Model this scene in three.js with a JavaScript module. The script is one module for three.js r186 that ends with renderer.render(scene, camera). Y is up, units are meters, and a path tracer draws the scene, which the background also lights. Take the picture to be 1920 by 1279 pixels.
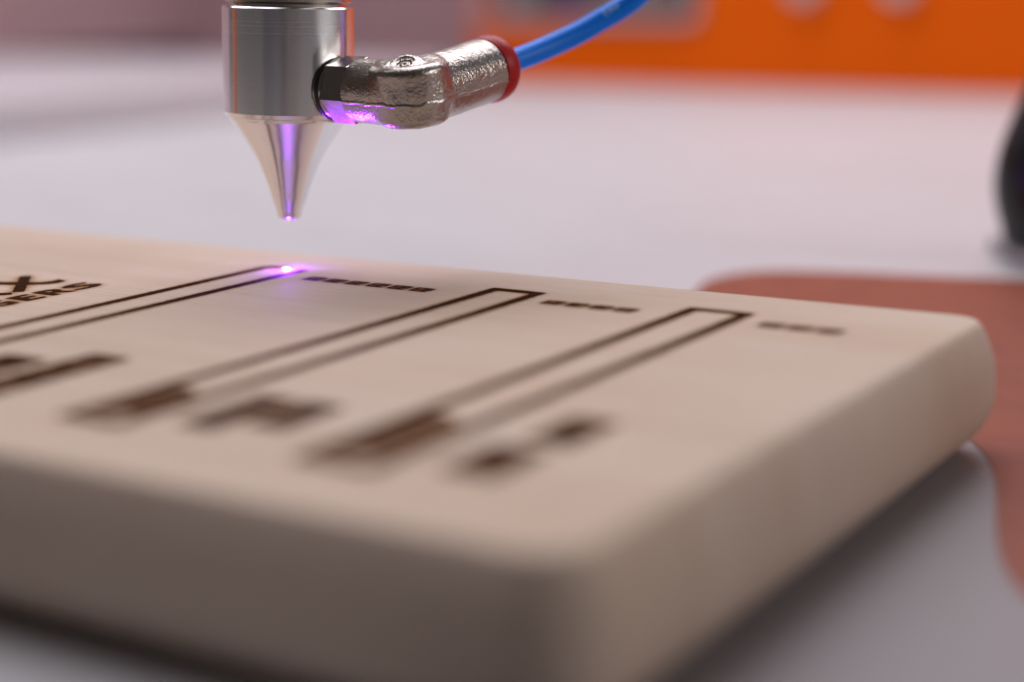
import * as THREE from 'three';
import { RoundedBoxGeometry } from 'three/addons/geometries/RoundedBoxGeometry.js';
import { MarchingCubes } from 'three/addons/objects/MarchingCubes.js';
import { RectAreaLightUniformsLib } from 'three/addons/lights/RectAreaLightUniformsLib.js';
import { mergeGeometries } from 'three/addons/utils/BufferGeometryUtils.js';

// ---------- camera, light, exposure (lengths below are millimetres, turned into metres by M) ----------
const M = 0.001;
const TOP = 19.5;                                   // top of the board above the table
const scene = new THREE.Scene();
const camera = new THREE.PerspectiveCamera(22.5135, 1024 / 682, 0.005, 12);
camera.position.set(0, (TOP + 49.9) * M, 0);
camera.rotation.set(-0.2095, 0, -0.0126, 'XYZ');
camera.focus = 0.279;
camera.userData.fStop = 5.7;
const renderer = new THREE.WebGLRenderer({ antialias: true });
renderer.toneMapping = THREE.LinearToneMapping;
renderer.toneMappingExposure = 1;
renderer.shadowMap.enabled = true;
RectAreaLightUniformsLib.init();
scene.background = new THREE.Color().setRGB(0.058, 0.051, 0.049);   // dim, even surroundings of the workshop

const lamps = [
  // x, y, z, width, depth, intensity, tilt about x, tilt about z, colour
  { at: [-0.12, 0.78, -0.86], w: 1.5, d: 0.5, power: 3.7, look: [-0.05, 0, -0.58], c: [0.985, 0.95, 1], label: 'wide flat lamp panel added unseen over the back of the table' },
  { at: [-0.15, 1.45, -0.62], w: 1.2, d: 0.7, power: 1.7, look: [-0.1, 0, -0.5], c: [0.985, 0.95, 1], label: 'flat lamp panel added unseen straight above the wooden board' },
  { at: [1.15, 0.48, -0.02], w: 0.7, d: 0.4, power: 3.8, look: [0.05, 0, -0.25], c: [1, 0.96, 0.95], label: 'smaller flat lamp panel added unseen off to the right' },
];

// ---------- helpers ----------
function rng(seed) { let s = seed >>> 0; return () => { s = (s + 0x6D2B79F5) | 0; let t = Math.imul(s ^ (s >>> 15), 1 | s); t = (t + Math.imul(t ^ (t >>> 7), 61 | t)) ^ t; return ((t ^ (t >>> 14)) >>> 0) / 4294967296; }; }
function hash2(x, y) { let h = Math.imul(x, 374761393) + Math.imul(y, 668265263); h = Math.imul(h ^ (h >>> 13), 1274126177); return ((h ^ (h >>> 16)) >>> 0) / 4294967296; }
function noise(x, y) {
  const ix = Math.floor(x), iy = Math.floor(y), fx = x - ix, fy = y - iy, a = fx * fx * (3 - 2 * fx), b = fy * fy * (3 - 2 * fy);
  return (hash2(ix, iy) * (1 - a) + hash2(ix + 1, iy) * a) * (1 - b) + (hash2(ix, iy + 1) * (1 - a) + hash2(ix + 1, iy + 1) * a) * b;
}
const fbm = (x, y, n = 3) => { let s = 0, k = 0.5, t = 0; for (let i = 0; i < n; i++) { s += k * noise(x, y); t += k; x = x * 2.03 + 17.1; y = y * 2.03 + 5.7; k *= 0.5; } return s / t; };
const sst = (a, b, x) => { const t = Math.min(1, Math.max(0, (x - a) / (b - a))); return t * t * (3 - 2 * t); };
const toS = (c) => (c <= 0.0031308 ? 12.92 * c : 1.055 * Math.pow(c, 1 / 2.4) - 0.055);
function texture(w, h, fill, { srgb = true, wrap = THREE.RepeatWrapping } = {}) {
  const d = new Uint8Array(w * h * 4);
  for (let y = 0; y < h; y++) for (let x = 0; x < w; x++) {
    const c = fill(x, y), k = (y * w + x) * 4;
    for (let i = 0; i < 3; i++) d[k + i] = Math.round(255 * Math.min(1, Math.max(0, srgb ? toS(c[i]) : c[i])));
    d[k + 3] = Math.round(255 * (c[3] ?? 1));
  }
  const t = new THREE.DataTexture(d, w, h);
  t.magFilter = THREE.LinearFilter; t.minFilter = THREE.LinearFilter; t.wrapS = t.wrapT = wrap;
  if (srgb) t.colorSpace = THREE.SRGBColorSpace;
  t.needsUpdate = true;
  return t;
}
const mat = (r, g, b, o = {}) => { const m = new THREE.MeshPhysicalMaterial({ roughness: 0.6, ...o }); m.color.setRGB(r, g, b); return m; };
function obj(name, geometry, material, parent = scene) {        // geometry in millimetres
  geometry.scale(M, M, M);
  const o = new THREE.Mesh(geometry, material); o.name = name; o.castShadow = o.receiveShadow = true; parent.add(o); return o;
}
function thing(name, label, category, [x, y, z] = [0, 0, 0], turn = 0) {
  const g = new THREE.Group(); g.name = name; g.position.set(x * M, y * M, z * M); g.rotation.y = turn; g.userData = { label, category }; scene.add(g); return g;
}
function tag(o, label, category, extra) { o.userData = { label, category, ...extra }; return o; }
function struct(o) { o.userData.kind = 'structure'; return o; }
const box = (x0, x1, y0, y1, z0, z1, r = 0) => {
  const g = r ? new RoundedBoxGeometry(x1 - x0, y1 - y0, z1 - z0, 3, r) : new THREE.BoxGeometry(x1 - x0, y1 - y0, z1 - z0);
  g.translate((x0 + x1) / 2, (y0 + y1) / 2, (z0 + z1) / 2); return g;
};
const V = (x, y, z) => new THREE.Vector3(x, y, z);

// the board and the machine share one turn: local x runs along the board's far edge, local z towards the viewer
const YAW = 0.5595, OX = 68.76, OZ = -246.5;

// ---------- lamps, added out of view to light the scene ----------
for (const [i, L] of lamps.entries()) {
  const g = new THREE.Group(); g.name = i ? `added_lamp_00${i}` : 'added_lamp'; g.position.set(...L.at); g.lookAt(V(...L.look)); scene.add(g);
  tag(g, L.label, 'lamp');
  const w = L.w / M, d = L.d / M;
  obj('housing', box(-w / 2 - 15, w / 2 + 15, -d / 2 - 15, d / 2 + 15, -50, -4, 8), mat(0.6, 0.6, 0.6), g);
  const face = obj('diffuser', box(-w / 2, w / 2, -d / 2, d / 2, -4, -1), mat(0.8, 0.8, 0.8), g);
  face.material.emissive.setRGB(...L.c); face.material.emissiveIntensity = 0.6;
  const light = new THREE.RectAreaLight(new THREE.Color().setRGB(...L.c), L.power, L.w, L.d);
  light.position.copy(g.position).add(V(...L.look).sub(g.position).normalize().multiplyScalar(0.004)); light.lookAt(V(...L.look)); scene.add(light);
}

// ---------- setting: table, walls of the work area ----------
const tableTex = texture(512, 512, (x, y) => { const n = 0.93 + 0.09 * fbm(x / 40, y / 40, 4) + 0.03 * (hash2(x, y) - 0.5); return [n, n, n]; });
tableTex.repeat.set(6, 6);
const tableRough = texture(512, 512, (x, y) => { const n = 0.75 + 0.4 * fbm(x / 60 + 9, y / 22, 4); return [n, n, n]; }, { srgb: false });
tableRough.repeat.set(5, 5);
{
  const g = box(-1100, 700, -30, 0, -900, 420);
  const m = mat(0.56, 0.555, 0.58, { roughness: 0.5, specularIntensity: 0.7, map: tableTex, roughnessMap: tableRough });
  const t = obj('table', g, m); t.position.set(OX * M, 0, OZ * M); t.rotation.y = -YAW;
  tag(t, 'pale grey smooth work table', 'table', { kind: 'structure' });
}
function wall(name, g, m) { const o = obj(name, g, m); o.position.set(OX * M, 0, OZ * M); o.rotation.y = -YAW; return struct(o); }
const wallMat = mat(0.42, 0.27, 0.29, { roughness: 0.7 });
wall('back_wall', box(-1100, 430, 0.5, 420, -880, -845), wallMat);
wall('side_wall', box(-960, -915, 20, 420, -845, 100), wallMat);
wall('raised_ledge', box(-914, -523, 0, 19, -640, 60, 1.5), mat(0.62, 0.585, 0.62, { roughness: 0.4, map: tableTex }));

// ---------- orange machine at the back ----------
{
  const m = thing('laser_machine', 'orange metal machine housing with a grey framed window at the back', 'machine', [OX, 0, OZ], -YAW);
  const orange = mat(0.90, 0.135, 0.0, { roughness: 0.6, specularIntensity: 0.25 });
  // housing front with a real window opening
  const s = new THREE.Shape(); s.moveTo(-569, 0); s.lineTo(420, 0); s.lineTo(420, 320); s.lineTo(-569, 320); s.closePath();
  const rr = (p, x0, x1, y0, y1, r) => { p.moveTo(x0 + r, y0); p.lineTo(x1 - r, y0); p.absarc(x1 - r, y0 + r, r, -Math.PI / 2, 0); p.lineTo(x1, y1 - r); p.absarc(x1 - r, y1 - r, r, 0, Math.PI / 2); p.lineTo(x0 + r, y1); p.absarc(x0 + r, y1 - r, r, Math.PI / 2, Math.PI); p.lineTo(x0, y0 + r); p.absarc(x0 + r, y0 + r, r, Math.PI, Math.PI * 1.5); return p; };
  s.holes.push(rr(new THREE.Path(), -558, -405, 44, 130, 5));
  const fg = new THREE.ExtrudeGeometry(s, { depth: 30, bevelEnabled: false, curveSegments: 8 }); fg.translate(0, 0.5, -765);
  obj('housing', fg, orange, m);
  const fr = rr(new THREE.Shape(), -562, -401, 40, 134, 8); fr.holes.push(rr(new THREE.Path(), -557, -406, 45, 129, 5));
  const frg = new THREE.ExtrudeGeometry(fr, { depth: 3, bevelEnabled: true, bevelSize: 0.6, bevelThickness: 0.6, curveSegments: 8 }); frg.translate(0, 0, -734);
  const w = obj('window_frame', frg, mat(0.5, 0.47, 0.48, { roughness: 0.4, metalness: 0.3 }), m);
  obj('window_backing', box(-566, -397, 36, 138, -796, -766), mat(0.14, 0.105, 0.10, { roughness: 0.35 }), w);
  obj('lens_tube', (() => { const c = new THREE.CylinderGeometry(13, 13, 88, 24); c.translate(-540, 89, -752); return c; })(), mat(0.42, 0.40, 0.42, { roughness: 0.3, metalness: 0.8 }), w);
  obj('violet_reflection', box(-511, -501, 45, 129, -764, -758), mat(0.22, 0.07, 0.42, { roughness: 0.5 }), w);  // purple reflection in the window, put in as a coloured strip
  obj('guide_block', box(-480, -425, 48, 129, -764, -746, 2), mat(0.27, 0.22, 0.21, { roughness: 0.45 }), w);
  for (const x of [-331, -272]) {
    const c = new THREE.CylinderGeometry(9.5, 10, 8, 32); c.rotateX(Math.PI / 2); c.translate(x, 62, -731);
    obj('button', c, mat(0.55, 0.5, 0.48, { roughness: 0.4 }), m);
  }
}
// added orange upright, unseen left of the frame, for the polished metal to mirror
{
  const p = thing('added_upright', 'slim orange upright added unseen left of the work area', 'upright', [-430, 0, -350], -YAW);
  obj('post', box(-18, 18, 0, 260, -25, 25, 3), mat(0.62, 0.11, 0.006, { roughness: 0.5 }), p);
  obj('foot', box(-30, 30, 0, 8, -36, 36, 2), mat(0.06, 0.06, 0.06), p);
}
// added unseen cabinet: keeps light off the board front, darkens a band of metal
{
  const p = thing('added_cabinet', 'tall dark grey cabinet added unseen on the viewer side to block light', 'cabinet', [-420, -700, 760], 0.45);
  obj('carcass', box(-430, 430, 0, 1500, -150, 150, 6), mat(0.035, 0.035, 0.04, { roughness: 0.5 }), p);
  for (let k = 0; k < 5; k++) { const dr = obj('drawer_front', box(-415, 415, 30 + k * 292, 305 + k * 292, -156, -146, 3), mat(0.05, 0.05, 0.058, { roughness: 0.5 }), p); obj('handle', box(-60, 60, 260 + k * 292, 272 + k * 292, -172, -156, 3), mat(0.3, 0.3, 0.3, { metalness: 1, roughness: 0.35 }), dr); }
}

// ---------- grey sheet added as the shade on the table right of the board ----------
{
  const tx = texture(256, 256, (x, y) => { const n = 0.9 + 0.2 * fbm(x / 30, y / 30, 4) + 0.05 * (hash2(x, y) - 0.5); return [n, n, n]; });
  const o = obj('shade_sheet', box(-12, 262, 0.03, 0.14, -60, 330), mat(0.245, 0.225, 0.24, { roughness: 0.5, map: tx }));
  o.position.set(OX * M, 0, OZ * M); o.rotation.y = -YAW; tag(o, 'flat dull grey sheet added as table shade under the right end of the wooden board', 'sheet');
}
// ---------- red sheet standing in for orange tinted light; black grip on the table ----------
{
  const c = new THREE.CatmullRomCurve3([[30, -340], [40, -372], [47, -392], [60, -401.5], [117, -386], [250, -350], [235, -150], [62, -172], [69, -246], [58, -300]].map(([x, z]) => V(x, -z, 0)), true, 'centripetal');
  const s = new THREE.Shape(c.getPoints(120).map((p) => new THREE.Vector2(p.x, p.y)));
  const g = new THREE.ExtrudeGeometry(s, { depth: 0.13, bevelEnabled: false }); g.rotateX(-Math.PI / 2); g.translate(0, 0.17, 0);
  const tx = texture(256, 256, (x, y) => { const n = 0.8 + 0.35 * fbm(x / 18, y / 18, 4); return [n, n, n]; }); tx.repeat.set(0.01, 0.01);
  tag(obj('tinted_light_sheet', g, mat(0.27, 0.072, 0.042, { specularIntensity: 0.45, roughness: 0.5, map: tx })), 'thin rust red sheet standing in for tinted light on the table behind the wooden board', 'sheet');
}
{
  const p = thing('tool_grip', 'black tool grip with a dark red inlay standing at the right edge', 'tool', [136.5, 0, -410], 0.1);
  const prof = [[0.01, 4.6], [15, 4.6], [17.3, 5.6], [18.3, 9], [19.8, 14.5], [20.3, 20], [19.5, 26.5], [17.6, 32.5], [15.2, 38.5], [13, 44.5], [11.2, 51], [10, 60], [8.6, 70], [6, 76], [0.01, 77]];
  const curve = new THREE.SplineCurve(prof.map(([a, b]) => new THREE.Vector2(a, b)));
  const g = new THREE.LatheGeometry(curve.getPoints(60), 40); g.scale(1, 1, 0.7);
  const body = obj('grip', g, mat(0.008, 0.008, 0.009, { roughness: 0.38 }), p);
  const inlay = new THREE.SphereGeometry(1, 24, 18); inlay.scale(8, 17, 4); inlay.translate(0, 44, 11.5);
  obj('inlay', inlay, mat(0.3, 0.02, 0.006, { roughness: 0.45 }), body);
  obj('base_plate', box(-15.5, 40, 0.6, 4.4, -17, 24, 1.2), mat(0.32, 0.30, 0.32, { roughness: 0.5 }), p);
}

// ---------- wooden board ----------
const U0 = -330, U1 = 4, V0 = -2.6, V1 = 126, RC = 8;
const woodTone = (u, v) => {
  const warp = 6 * fbm(u / 70, v / 30, 2);
  const ring = fbm(u / 260 + 3, (v + warp) / 5.5, 3);
  const fibre = fbm(u / 16, v / 0.34, 3), fine = fbm(u / 5, v / 0.17 + 40, 2);
  const fleck = sst(0.70, 0.84, fbm(u / 2.6 + 50, v / 0.42, 2));
  const cloud = fbm(u / 34 + 8, v / 22 + 4, 3);
  return 1 + 0.11 * (ring - 0.5) + 0.085 * (fibre - 0.5) + 0.06 * (fine - 0.5) - 0.045 * fleck + 0.10 * (cloud - 0.5);
};
const woodTex = texture(2048, 1024, (x, y) => {
  const u = U0 + x / 2048 * 360, v = -20 + y / 1024 * 170, t = woodTone(u, v), w = fbm(u / 50 + 2, v / 18 + 7, 2) - 0.5;
  return [0.60 * t, (0.478 - 0.015 * w) * t * (0.5 + 0.5 * t), (0.388 - 0.035 * w) * t * t];
});
const woodBump = texture(2048, 1024, (x, y) => {
  const u = U0 + x / 2048 * 360, v = -20 + y / 1024 * 170, b = 0.5 + 0.5 * (fbm(u / 14, v / 0.36, 3) - 0.5) + 0.25 * (noise(u * 3, v * 5) - 0.5); return [b, b, b];
}, { srgb: false });
const woodMat = mat(1, 1, 1, { map: woodTex, bumpMap: woodBump, bumpScale: 0.00005, roughness: 0.8, specularIntensity: 0.3 });
const board = thing('wooden_board', 'thick pale wooden board with rounded edges and burnt dark markings', 'board', [OX, 0.17, OZ], -YAW);
{
  // side profile: small rounding, bulging edge
  const prof = [];
  const n = 22;
  for (let i = 0; i <= n; i++) { const t = i / n, y = TOP * (1 - t), k = (y - TOP / 2) / (TOP / 2); prof.push([k > 0 ? 2.7 * Math.pow(k, 2.2) : 5.4 * Math.pow(-k, 2.3), y]); }
  prof[0][0] += 0.5; prof.splice(1, 0, [prof[0][0] - 0.28, TOP - 0.09]); prof.splice(2, 0, [prof[0][0] - 0.62, TOP - 0.36]);
  prof[prof.length - 1][0] += 0.4;
  const ring = [];
  const K = 14;
  for (const [cx, cz, a0] of [[U1 - RC, V1 - RC, 0], [U0 + RC, V1 - RC, 1], [U0 + RC, V0 + RC, 2], [U1 - RC, V0 + RC, 3]]) for (let i = 0; i <= K; i++) { const a = (a0 + i / K) * Math.PI / 2; ring.push([cx, cz, Math.cos(a), Math.sin(a)]); }
  // densify the long sides a little
  const pos = [], uv = [], idx = [], N = ring.length;
  const put = (x, y, z, nx, nz) => { const side = TOP - y; pos.push(x, y, z); uv.push((x + nx * side - U0) / 360, (z + nz * side + 20) / 170); };
  for (const [o, y] of prof) for (const [cx, cz, c, s] of ring) put(cx + (RC - o) * c, y, cz + (RC - o) * s, c, s);
  for (let j = 0; j < prof.length - 1; j++) for (let i = 0; i < N; i++) { const a = j * N + i, b = j * N + (i + 1) % N, c = a + N, d = b + N; idx.push(a, b, c, b, d, c); }
  const sideG = new THREE.BufferGeometry(); sideG.setAttribute('position', new THREE.Float32BufferAttribute(pos, 3)); sideG.setAttribute('uv', new THREE.Float32BufferAttribute(uv, 2)); sideG.setIndex(idx); sideG.computeVertexNormals();
  const cap = (o, y, up) => {
    const p = [], t = [], ix = [], nn = []; const q = ring.map(([cx, cz, c, s]) => [cx + (RC - o) * c, cz + (RC - o) * s]);
    p.push((U0 + U1) / 2, y, (V0 + V1) / 2); q.forEach(([a, b]) => p.push(a, y, b));
    for (let i = 0; i < p.length; i += 3) { t.push((p[i] - U0) / 360, (p[i + 2] + 20) / 170); nn.push(0, up, 0); }
    for (let i = 0; i < N; i++) up > 0 ? ix.push(0, 1 + (i + 1) % N, 1 + i) : ix.push(0, 1 + i, 1 + (i + 1) % N);
    const g = new THREE.BufferGeometry(); g.setAttribute('position', new THREE.Float32BufferAttribute(p, 3)); g.setAttribute('uv', new THREE.Float32BufferAttribute(t, 2)); g.setAttribute('normal', new THREE.Float32BufferAttribute(nn, 3)); g.setIndex(ix); return g;
  };
  const g = mergeGeometries([sideG, cap(prof[0][0], TOP, 1), cap(prof[prof.length - 1][0], 0, -1)]);
  obj('body', g, woodMat, board).position.y = 0.00015;
}

// burnt markings: charred line, brown edge, tan scorch, each with the grain of the wood in it
function blur(src, w, h, r) {
  r = Math.max(1, Math.round(r)); let a = src, b = new Float32Array(w * h);
  for (let pass = 0; pass < 2; pass++) {
    for (let y = 0; y < h; y++) { let s = 0; for (let x = -r; x <= r; x++) s += a[y * w + Math.min(w - 1, Math.max(0, x))]; for (let x = 0; x < w; x++) { b[y * w + x] = s / (2 * r + 1); s += a[y * w + Math.min(w - 1, x + r + 1)] - a[y * w + Math.max(0, x - r)]; } }
    const c = new Float32Array(w * h);
    for (let x = 0; x < w; x++) { let s = 0; for (let y = -r; y <= r; y++) s += b[Math.min(h - 1, Math.max(0, y)) * w + x]; for (let y = 0; y < h; y++) { c[y * w + x] = s / (2 * r + 1); s += b[Math.min(h - 1, y + r + 1) * w + x] - b[Math.max(0, y - r) * w + x]; } }
    a = c;
  }
  return a;
}
function burn(name, u0, u1, v0, v1, ppm, draw, label, halo = 1) {
  const w = Math.round((u1 - u0) * ppm), h = Math.round((v1 - v0) * ppm), cv = document.createElement('canvas'); cv.width = w; cv.height = h;
  const c = cv.getContext('2d'); c.fillStyle = '#000'; c.fillRect(0, 0, w, h); c.scale(ppm, ppm); c.translate(-u0, -v0); c.fillStyle = c.strokeStyle = '#fff'; c.lineJoin = 'miter'; draw(c);
  const px = c.getImageData(0, 0, w, h).data, m = new Float32Array(w * h); for (let i = 0; i < w * h; i++) m[i] = px[i * 4] / 255;
  const b0 = blur(m, w, h, 0.10 * ppm), b1 = blur(m, w, h, 0.52 * ppm), b2 = blur(m, w, h, 0.85 * halo * ppm);
  const hgt = new Float32Array(w * h);
  const map = texture(w, h, (x, y) => {
    const i = y * w + x, u = u0 + x / ppm, v = v0 + y / ppm;
    const g = fbm(u / 6, v / 0.3, 3) - 0.5, k = fbm(u / 0.5, v / 0.5, 3) - 0.5;
    const char = sst(0.38, 0.72, b0[i] + 0.55 * k * 0.6 + 0.16 * g), brown = sst(0.08, 0.75, b1[i] + 0.22 * k + 0.16 * g), tan = sst(0.0, 0.75, b2[i] * (1 + 1.0 * g + 0.5 * k));
    hgt[i] = char;
    const ash = sst(0.60, 0.78, fbm(u / 0.35 + 7, v / 0.35, 2)) * 0.02;
    const t = [0.46, 0.23, 0.06], br = [0.19, 0.06, 0.014], ch = [0.04 + ash, 0.0135 + ash, 0.005 + ash];
    const col = [0, 1, 2].map((j) => { const a = t[j] + (br[j] - t[j]) * brown; return a + (ch[j] - a) * char; });
    return [...col, Math.min(1, Math.max(char, 0.86 * brown, 0.7 * tan))];
  }, { wrap: THREE.ClampToEdgeWrapping });
  const bump = texture(w, h, (x, y) => { const v = 1 - 0.8 * hgt[y * w + x] + 0.2 * (noise(x * 0.7, y * 0.7) - 0.5) * hgt[y * w + x]; return [v, v, v]; }, { srgb: false, wrap: THREE.ClampToEdgeWrapping });
  const g = new THREE.BufferGeometry(), Y = TOP + 0.19;
  g.setAttribute('position', new THREE.Float32BufferAttribute([u0, Y, v0, u1, Y, v0, u1, Y, v1, u0, Y, v1], 3));
  g.setAttribute('normal', new THREE.Float32BufferAttribute([0, 1, 0, 0, 1, 0, 0, 1, 0, 0, 1, 0], 3));
  g.setAttribute('uv', new THREE.Float32BufferAttribute([0, 0, 1, 0, 1, 1, 0, 1], 2)); g.setIndex([0, 2, 1, 0, 3, 2]);
  const o = obj(name, g, mat(1, 1, 1, { map, bumpMap: bump, bumpScale: 0.00025, roughness: 0.95, transparent: true, specularIntensity: 0.03 }), board);
  if (label) o.userData.label = label;
  return o;
}
const LW = 1.95;
function bar(a, b, vTop, vEnd, fill0, open) {
  return (c) => {
    c.lineWidth = LW; c.lineCap = 'butt'; c.beginPath();
    if (open) {                                             // the burn has come round the corner as far as the beam
      c.moveTo(a, vEnd); c.lineTo(a, vTop + 1.0); c.quadraticCurveTo(a + 0.2, vTop, a + 1.6, vTop - 0.1); c.lineTo(-117.6, vTop - 0.1); c.stroke();
      c.beginPath(); c.moveTo(b, vTop - 0.5); c.lineTo(b, vEnd); c.lineTo(a, vEnd); c.stroke();
    } else { c.moveTo(a, vEnd); c.lineTo(a, vTop); c.lineTo(b, vTop); c.lineTo(b, vEnd); c.closePath(); c.stroke(); }
    c.fillRect(a + 1.7, fill0, 2.5, vEnd - 2.6 - fill0); c.fillRect(a + 5.1, fill0 + 1.8, 1.5, vEnd - 6 - fill0);
  };
}
burn('burnt_outline', -126, -111, 11, 118, 16, bar(-122.4, -114.5, 15, 112, 85, true), 'long burnt outline that the beam is still closing');
burn('burnt_outline', -78.5, -63, 11, 114, 16, bar(-74.9, -66.7, 14.8, 108.3, 91), 'long burnt outline in the middle of the board');
burn('burnt_outline', -43, -26.5, 11, 114, 16, bar(-39.3, -30.5, 14.8, 109, 86.5), 'long burnt outline nearest the right end');
// small rows of marks beside the outline tips: too foreshortened to read, kept as strokes
function row(list, v0, v1) {
  return (c) => {
    const r = rng(list.length * 7 + 3);
    for (const [a, b] of list) {
      const w = b - a, h = v1 - v0; c.lineWidth = 0.62;
      c.strokeRect(a + 0.3, v0 + 0.3, w - 0.6, h - 0.6);
      c.fillRect(a + 0.2, v0 + h * 0.42, w * (0.7 + 0.3 * r()), h * 0.2);
      c.fillRect(a + w * (0.3 + 0.3 * r()), v0, w * 0.18, h);
      c.save(); c.fillStyle = '#000'; c.fillRect(b - 0.8, v0 + h * 0.68, 0.9, h * 0.16); c.restore();
    }
  };
}
const cells = (n, a, pitch, w) => Array.from({ length: n }, (_, i) => [a + i * pitch, a + i * pitch + w]);
burn('burnt_lettering', -112, -80, 16.5, 25, 30, row(cells(6, -108.9, 4.4, 3.5), 19.3, 22.5), 'row of six small burnt characters beside the beam');
burn('burnt_lettering', -66, -42, 16.5, 25, 30, row(cells(4, -62.3, 4.25, 3.4), 19.0, 22.1), 'row of four small burnt characters');
burn('burnt_lettering', -29, -9.5, 16.5, 25, 30, row(cells(3, -25.8, 4.5, 3.6), 19.2, 22.3), 'row of three small burnt characters near the right end');
// large rows of marks near the front, unreadably soft in the photograph: strokes only
function strokes(seed, rows) {
  return (c) => {
    const r = rng(seed);
    for (const [u, h, va, vb] of rows) { c.globalAlpha = 0.5; c.fillRect(u - h, vb + 1, h, va - vb - 1); c.globalAlpha = 1; for (let v = va; v > vb + 1.5; v -= 4.1) {
      c.fillRect(u - h, v - 3.3, h, 1.6); c.fillRect(u - h * (0.35 + 0.6 * r()), v - 3.3, h * 0.16, 3.2); c.fillRect(u - h * 0.2, v - 3.3, h * 0.18, 3.2); c.fillRect(u - h, v - 3.2, h * 0.18, 3.0); if (r() > 0.4) c.fillRect(u - h, v - 1.4, h, 1.4);
    } }
  };
}
burn('burnt_lettering', -112, -84, 77, 118, 16, strokes(5, [[-99.5, 7.5, 112, 88.5], [-90, 7, 110, 81.5]]), 'two soft rows of large burnt characters at the front left', 1);
burn('burnt_lettering', -66, -43, 83, 112, 16, strokes(11, [[-55.5, 5.5, 105, 89], [-48.5, 5.5, 101, 88]]), 'clump of large burnt characters at the front middle', 1);
burn('burnt_lettering', -30, -12, 76, 112, 16, (c) => { strokes(17, [[-17.4, 6.8, 106, 95.5]])(c); strokes(19, [[-16.8, 5.8, 91.5, 80]])(c); }, 'two burnt clumps at the front right', 1);
// emblem and word at the left edge, read from the board's right end
burn('burnt_emblem', -160, -131, 37, 70, 30, (c) => {
  c.save(); c.translate(-134.7, 65.9); c.rotate(-Math.PI / 2); c.font = 'bold 6.9px sans-serif'; c.textBaseline = 'alphabetic';
  let x = 0; for (const [ch, w] of [['G', 6.1], ['E', 5.5], ['R', 6.0], ['S', 6.9]]) { c.save(); c.translate(x, 0); c.scale(w / c.measureText(ch).width, 1); c.fillText(ch, 0, 0); c.lineWidth = 0.22; c.strokeText(ch, 0, 0); c.restore(); x += w; }
  c.restore();
  // cross of two strokes, one straight, one curled
  c.lineWidth = 1.95; c.lineCap = 'butt'; c.beginPath(); c.moveTo(-153.7, 42.2); c.lineTo(-142.75, 53.9); c.stroke();
  c.beginPath(); c.moveTo(-160, 52.5); c.bezierCurveTo(-155, 52, -151, 50.8, -147.5, 48.8); c.bezierCurveTo(-144.6, 47.2, -142.6, 45.6, -143.6, 42.6); c.lineTo(-146.3, 41.7); c.bezierCurveTo(-145.2, 44.2, -145.6, 45.2, -148, 46.4); c.bezierCurveTo(-151.5, 48.2, -155, 49.8, -160, 50.3); c.closePath(); c.fill();
  c.lineWidth = 2.1; c.beginPath(); c.moveTo(-142.6, 55.4); c.lineTo(-152, 66); c.stroke();
}, 'burnt cross emblem above the letters GERS', 1.5);

// ---------- laser head with its air fitting ----------
const head = thing('laser_nozzle', 'polished metal laser nozzle with an elbow air fitting above the board', 'laser head', [-38.41, 28.89, -296.1], 0);
head.rotation.z = -0.032;
const turned = texture(64, 1024, (x, y) => { const n = 0.5 + 0.5 * (hash2(3, y) - 0.5) + 0.35 * (noise(1.5, y / 9) - 0.5); return [n, n, n]; }, { srgb: false });
const steel = mat(0.86, 0.855, 0.86, { metalness: 1, roughness: 0.2, anisotropy: 0.75, anisotropyRotation: Math.PI / 2, bumpMap: turned, bumpScale: 0.0000022 });
const lathe = (pts, seg = 128) => new THREE.LatheGeometry(pts.map(([a, b]) => new THREE.Vector2(a, b)), seg);
// crisp profile: repeated points make hard edges
const crisp = (pts) => { const gs = []; let run = [pts[0]]; for (let i = 1; i < pts.length; i++) { run.push(pts[i]); if (pts[i][2] || i === pts.length - 1) { gs.push(lathe(run)); run = [pts[i]]; } } return mergeGeometries(gs); };
const RB = 11.15, YB = 17.7, YT = 36.1;
const coneSpline = new THREE.SplineCurve([[2.05, 0.25], [2.35, 1.4], [3.05, 3.4], [3.6, 5.2], [4.7, 8.1], [6.1, 11.1], [8.35, 14.6], [10.25, 17.2]].map(([a, b]) => new THREE.Vector2(a, b))).getPoints(60).map((p) => [p.x, p.y]);
obj('nozzle_cone', crisp([[0.9, 0.6], [0.9, 0, 1], [1.85, 0, 1], [2.05, 0.25, 1], ...coneSpline.slice(1), [10.3, YB - 0.02, 1]]), steel, head);
const bodyProfile = [[10.2, YB, 1], [RB - 0.35, YB + 0.05, 1], [RB, YB + 0.75, 1]];
for (const y of [YT - 4.4, YT - 3.2, YT - 2.5]) bodyProfile.push([RB, y - 0.1, 1], [RB - 0.004, y, 1], [RB, y + 0.1, 1]);
bodyProfile.push([RB, YT - 0.25, 1], [RB - 0.25, YT, 1], [RB - 1.2, YT + 0.05, 1]);
obj('body', crisp(bodyProfile), steel, head);
obj('neck', crisp([[RB - 1.3, YT - 0.4], [RB - 1.3, YT + 0.45, 1], [RB - 0.5, YT + 0.9, 1], [RB - 0.5, YT + 42, 1], [0.01, YT + 42]]), mat(0.72, 0.66, 0.58, { metalness: 1, roughness: 0.24 }), head);
const ap = obj('aperture_glow', lathe([[0.01, -0.3], [1.1, -0.28], [1.25, -0.05], [1.25, 0.02], [0.85, 0.03], [0.85, 0.5]], 32), mat(0.04, 0.02, 0.06, { roughness: 1, specularIntensity: 0 }), head);
ap.material.emissive.setRGB(0.6, 0.12, 1); ap.material.emissiveIntensity = 1.0;  // emission stands in for the laser glow on the nozzle outlet

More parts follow.
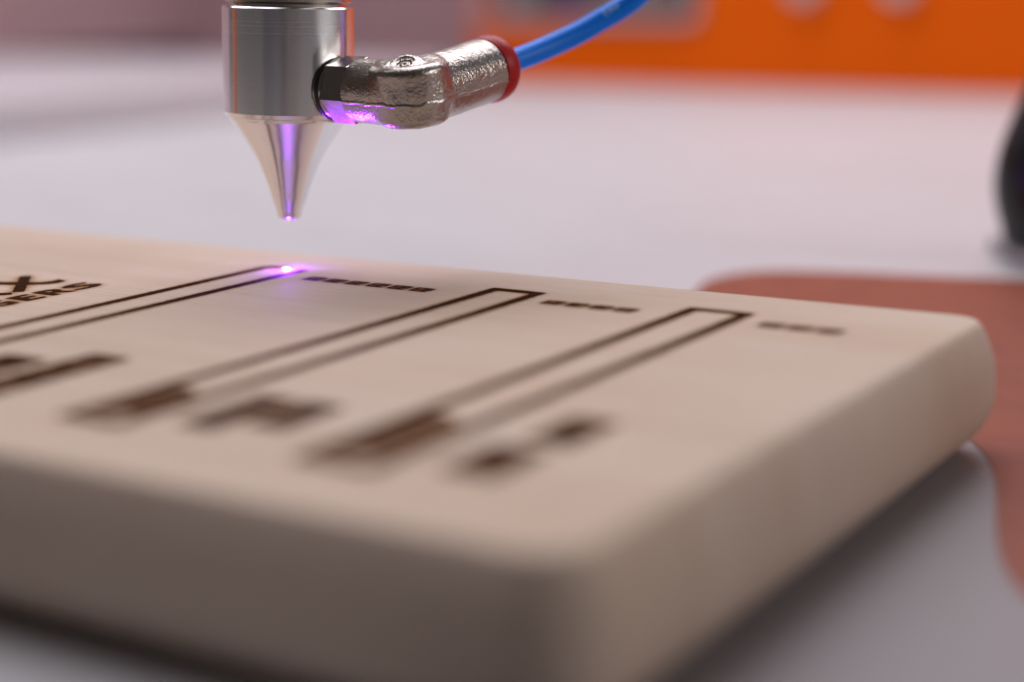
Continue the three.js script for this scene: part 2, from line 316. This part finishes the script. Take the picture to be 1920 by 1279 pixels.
// fitting axes: d1 leaves the body towards the right and the viewer, d2 turns right, back and a little up
const az = Math.atan2(38.41, 296.1), fi = 47 * Math.PI / 180, tau = 9.5 * Math.PI / 180;
const tw = V(Math.sin(az), 0, Math.cos(az)), rt = V(Math.cos(az), 0, -Math.sin(az)), up = V(0, 1, 0);
const d1 = tw.clone().multiplyScalar(Math.cos(fi)).addScaledVector(rt, Math.sin(fi));
const d2 = tw.clone().multiplyScalar(-Math.sin(fi)).addScaledVector(rt, Math.cos(fi)).multiplyScalar(Math.cos(tau)).addScaledVector(up, Math.sin(tau));
const d3 = d1.clone().cross(d2);                        // roughly up
const frame = new THREE.Matrix4().makeBasis(d1, d2, d3).setPosition(d1.clone().multiplyScalar(RB).add(V(0, 22.75, 0)));   // a, b, c axes from the port
const L1 = 16.2, RF = 5.35;
const cast = (() => {                                   // cast elbow: distance field meshed by marching cubes
  const res = 116, ha = 15.6, ca = [12.5, 7.6, 0];
  const mc = new MarchingCubes(res, new THREE.MeshBasicMaterial(), false, false, 400000); mc.isolation = 0; mc.reset();
  const smin = (a, b, k) => { const h = Math.max(k - Math.abs(a - b), 0) / k; return Math.min(a, b) - h * h * k * 0.25; };
  const boss = V(0.18, -0.42, 0.89).normalize(), bo = V(L1 - 0.8, 0.6, 0).addScaledVector(boss, 5.75);
  const tmp = V(0, 0, 0);
  const sdf = (a, b, c) => {
    const stem = Math.max(Math.hypot(b, c) - RF, 5.1 - a, a - L1);                         // along a
    const stemSoft = Math.hypot(Math.max(0, stem + 0.5), 0) - 0.5 < 0 ? stem : stem;
    const ball = Math.hypot(a - L1, b, c * 1.02) - 5.25;
    const hub = (() => { const q = Math.hypot(a - L1 + 0.3, b) - 4.5, w = Math.abs(c - 0.3) - 3.5; return Math.min(Math.max(q, w), 0) + Math.hypot(Math.max(q, 0), Math.max(w, 0)) - 1.5; })();
    const q = Math.hypot(a - L1, c) - 5.1, w = Math.abs(b - 9.6) - 9.2, barrel = Math.min(Math.max(q, w), 0) + Math.hypot(Math.max(q, 0), Math.max(w, 0)) - 0.4;
    let d = smin(stemSoft, hub, 1.0); d = smin(d, ball, 1.2); d = smin(d, barrel, 1.0);
    tmp.set(a, b, c).sub(bo); const ax = tmp.dot(boss), rad = Math.sqrt(Math.max(0, tmp.lengthSq() - ax * ax));
    const pad = Math.max(rad - 2.75, Math.abs(ax + 1.6) - 1.6) ; d = smin(d, pad, 0.9);
    d = smin(d, Math.hypot(rad - 2.0, ax - 0.02) - 0.42, 0.35);
    d = Math.max(d, -(Math.hypot(rad, ax - 1.3) - 1.6));
    d = smin(d, Math.hypot(rad - 0.45, ax + 0.1) - 0.34, 0.25);
    const wob = 0.35 * (noise((a + b) * 0.6, 3) - 0.5);
    d -= 0.16 * Math.exp(-((c + 0.9 - wob + 0.03 * b) ** 2) / 0.045);                      // mould seam
    d += 0.20 * (noise(a * 0.55 + c * 0.3 + 11, b * 0.55 - c * 0.4 + 4) - 0.5) * 0.6;      // uneven casting
    return d;
  };
  const half = res / 2;
  for (let k = 0; k < res; k++) for (let j = 0; j < res; j++) for (let i = 0; i < res; i++) mc.field[i + j * res + k * res * res] = -sdf(ca[0] + (i - half) / half * ha, ca[1] + (j - half) / half * ha, ca[2] + (k - half) / half * ha);
  mc.update();
  const n = mc.count, P = new Float32Array(n * 3), Nn = new Float32Array(n * 3), T = new Float32Array(n * 2), e = 0.12;
  const v = V(0, 0, 0);
  for (let i = 0; i < n; i++) {
    const a = ca[0] + mc.positionArray[i * 3] * ha, b = ca[1] + mc.positionArray[i * 3 + 1] * ha, c = ca[2] + mc.positionArray[i * 3 + 2] * ha;
    P.set([a, b, c], i * 3);
    v.set(sdf(a + e, b, c) - sdf(a - e, b, c), sdf(a, b + e, c) - sdf(a, b - e, c), sdf(a, b, c + e) - sdf(a, b, c - e)).normalize(); Nn.set([v.x, v.y, v.z], i * 3);
    
  }
  for (let i = 0; i < n; i += 3) {                        // each face takes its grain from the side it looks to most
    const m = [0, 1, 2].map((k) => Math.abs(Nn[i * 3 + k] + Nn[i * 3 + 3 + k] + Nn[i * 3 + 6 + k])), k = m.indexOf(Math.max(...m));
    for (let j = i; j < i + 3; j++) T.set([P[j * 3 + (k + 1) % 3] / 16 + k * 0.31, P[j * 3 + (k + 2) % 3] / 16], j * 2);
  }
  const g = new THREE.BufferGeometry(); g.setAttribute('position', new THREE.BufferAttribute(P, 3)); g.setAttribute('normal', new THREE.BufferAttribute(Nn, 3)); g.setAttribute('uv', new THREE.BufferAttribute(T, 2));
  return g;
})();
const grit = texture(512, 512, (x, y) => { const n = 0.5 + 0.9 * (fbm(x / 11, y / 11, 2) - 0.5) + 0.3 * (noise(x / 6, y / 6) - 0.5); return [n, n, n]; }, { srgb: false });
const gritTone = texture(512, 512, (x, y) => { const n = 0.9 + 0.2 * fbm(x / 70, y / 70, 4), s = sst(0.62, 0.8, fbm(x / 26 + 4, y / 26 + 9, 3)); return [n * (1 - 0.15 * s), n * (1 - 0.24 * s), n * (1 - 0.36 * s)]; });
const nickel = mat(0.44, 0.40, 0.37, { metalness: 1, roughness: 0.3, bumpMap: grit, bumpScale: 0.00008, map: gritTone });
const smoothNickel = mat(0.42, 0.385, 0.36, { metalness: 1, roughness: 0.22 });
const put = (g) => g.applyMatrix4(frame);
const elbow = obj('elbow_fitting', put(cast), nickel, head); elbow.userData.label = 'rough cast nickel elbow of the air fitting';
{
  const ax = (g, at) => { g.rotateZ(-Math.PI / 2); g.translate(at, 0, 0); return put(g); };      // y axis of a lathe laid along d1
  const hex = new THREE.Shape(); for (let i = 0; i < 6; i++) { const a = (i + 0.5) * Math.PI / 3 - 0.43; const p = [Math.cos(a) * 5.45, Math.sin(a) * 5.45]; i ? hex.lineTo(...p) : hex.moveTo(...p); } hex.closePath();
  const hg = new THREE.ExtrudeGeometry(hex, { depth: 4.4, bevelEnabled: true, bevelSize: 0.22, bevelThickness: 0.28, bevelSegments: 2 });
  // local z of the extrusion -> a axis; local x -> b; local y -> c
  hg.applyMatrix4(new THREE.Matrix4().makeBasis(V(0, 1, 0), V(0, 0, 1), V(1, 0, 0))); hg.translate(0.75, 0, 0);
  obj('hex_nut', put(hg), smoothNickel, elbow);
  obj('washer_face', ax(lathe([[0.01, -1.5], [4.95, -1.5], [5.1, -1.2], [5.1, 0.5], [4.9, 0.62], [0.01, 0.62]], 64), 0), smoothNickel, elbow);
  const ring = new THREE.TorusGeometry(4.75, 0.62, 16, 64); ring.rotateY(Math.PI / 2); ring.translate(-0.35, 0, 0);
  obj('seal_ring', put(ring), mat(0.012, 0.012, 0.012, { roughness: 0.45 }), elbow);
}
{
  const along = (g) => { g.translate(L1, 0, 0); return put(g); };                                // lathe y axis is already d2
  const red = mat(0.42, 0.010, 0.013, { roughness: 0.42, specularIntensity: 0.5 });
  const prof = new THREE.SplineCurve([[2.35, 18.9], [5.2, 19.0], [5.7, 19.7], [5.85, 20.9], [5.65, 22.2], [5.0, 22.95], [3.9, 23.05], [2.9, 22.8], [2.25, 22.5], [2.2, 19.4]].map(([a, b]) => new THREE.Vector2(a, b))).getPoints(70);
  obj('release_collar', along(new THREE.LatheGeometry(prof, 72)), red, elbow);
}

// ---------- blue air hose ----------
{
  const base = V(-38.41, 28.89, -296.1), tilt = new THREE.Matrix4().makeRotationZ(-0.032);
  const world = (p) => p.applyMatrix4(frame).applyMatrix4(tilt).add(base);
  const p0 = world(V(L1, 16, 0)), p1 = world(V(L1, 22, 0)), dir = p1.clone().sub(p0).normalize();
  const pts = [p0, p1, p1.clone().addScaledVector(dir, 6).add(V(0.3, 0.1, 0)), p1.clone().addScaledVector(dir, 14).add(V(1.6, 0.9, 1.4)), p1.clone().addScaledVector(dir, 24).add(V(4.2, 3.2, 4.6)), p1.clone().addScaledVector(dir, 36).add(V(7.5, 8.6, 10)), p1.clone().addScaledVector(dir, 55).add(V(6, 32, 16)), p1.clone().addScaledVector(dir, 75).add(V(0, 70, 20)), p1.clone().addScaledVector(dir, 80).add(V(-15, 120, 20))];
  const curve = new THREE.CatmullRomCurve3(pts, false, 'centripetal');
  const h = thing('air_hose', 'smooth blue plastic air hose leaving the red collar', 'hose', [p0.x, p0.y, p0.z]);
  const g = new THREE.TubeGeometry(curve, 200, 2.03, 32);
  // pale print on the side of the hose that faces up and forward
  const at = 34.5 / curve.getLength(), nr = g.attributes.normal, ut = g.attributes.uv, face = tw.clone().multiplyScalar(0.88).addScaledVector(up, 0.48); let best = -2, vv = 0;
  for (let i = 0; i < nr.count; i++) if (Math.abs(ut.getX(i) - at) < 0.004) { const d = V(nr.getX(i), nr.getY(i), nr.getZ(i)).dot(face); if (d > best) { best = d; vv = ut.getY(i); } }
  const W = 2048, Hh = 128, cv = document.createElement('canvas'); cv.width = W; cv.height = Hh; const c = cv.getContext('2d'), len = curve.getLength(), mm = W / len;
  c.fillStyle = '#000'; c.fillRect(0, 0, W, Hh); c.fillStyle = '#fff'; c.save(); c.translate(at * W, vv * Hh); c.scale(mm * 0.34, -Hh / 12.75 * 0.20); c.font = 'bold 8px sans-serif'; c.textBaseline = 'middle'; c.fillText('(or', -6, 0); c.restore();
  const px = c.getImageData(0, 0, W, Hh).data;
  const map = texture(W, Hh, (x, y) => { const k = 0.75 * px[(y * W + x) * 4] / 255, n = 0.97 + 0.06 * noise(x / 30, y / 9); return [0.45 * k, (0.205 * (1 - k) + 0.6 * k) * n, 0.92 * n]; });
  g.translate(-p0.x, -p0.y, -p0.z);
  obj('tube', g, mat(1, 1, 1, { map, roughness: 0.38, specularIntensity: 0.5 }), h);
}

// ---------- the beam's burning spot on the board ----------
{
  const s = thing('laser_light_spot', 'tiny glaring blue white spot where the beam burns the board', 'light spot', [-39.34, TOP + 0.37, -296.1], -YAW);
  const g = new THREE.SphereGeometry(1, 24, 16); g.scale(0.8, 0.17, 0.55); g.translate(0, 0.05, 0);
  const b = obj('glow_core', g, mat(0.8, 0.9, 1), s); b.material.emissive.setRGB(0.12, 0.72, 1); b.material.emissiveIntensity = 3.5;
  const l = new THREE.PointLight(new THREE.Color().setRGB(0.27, 0.035, 1), 0.006, 0, 2); l.position.set(-39.34 * M, (TOP + 0.4) * M, -296.1 * M); l.castShadow = true; l.shadow.radius = 0.0012; scene.add(l);
}

renderer.render(scene, camera);
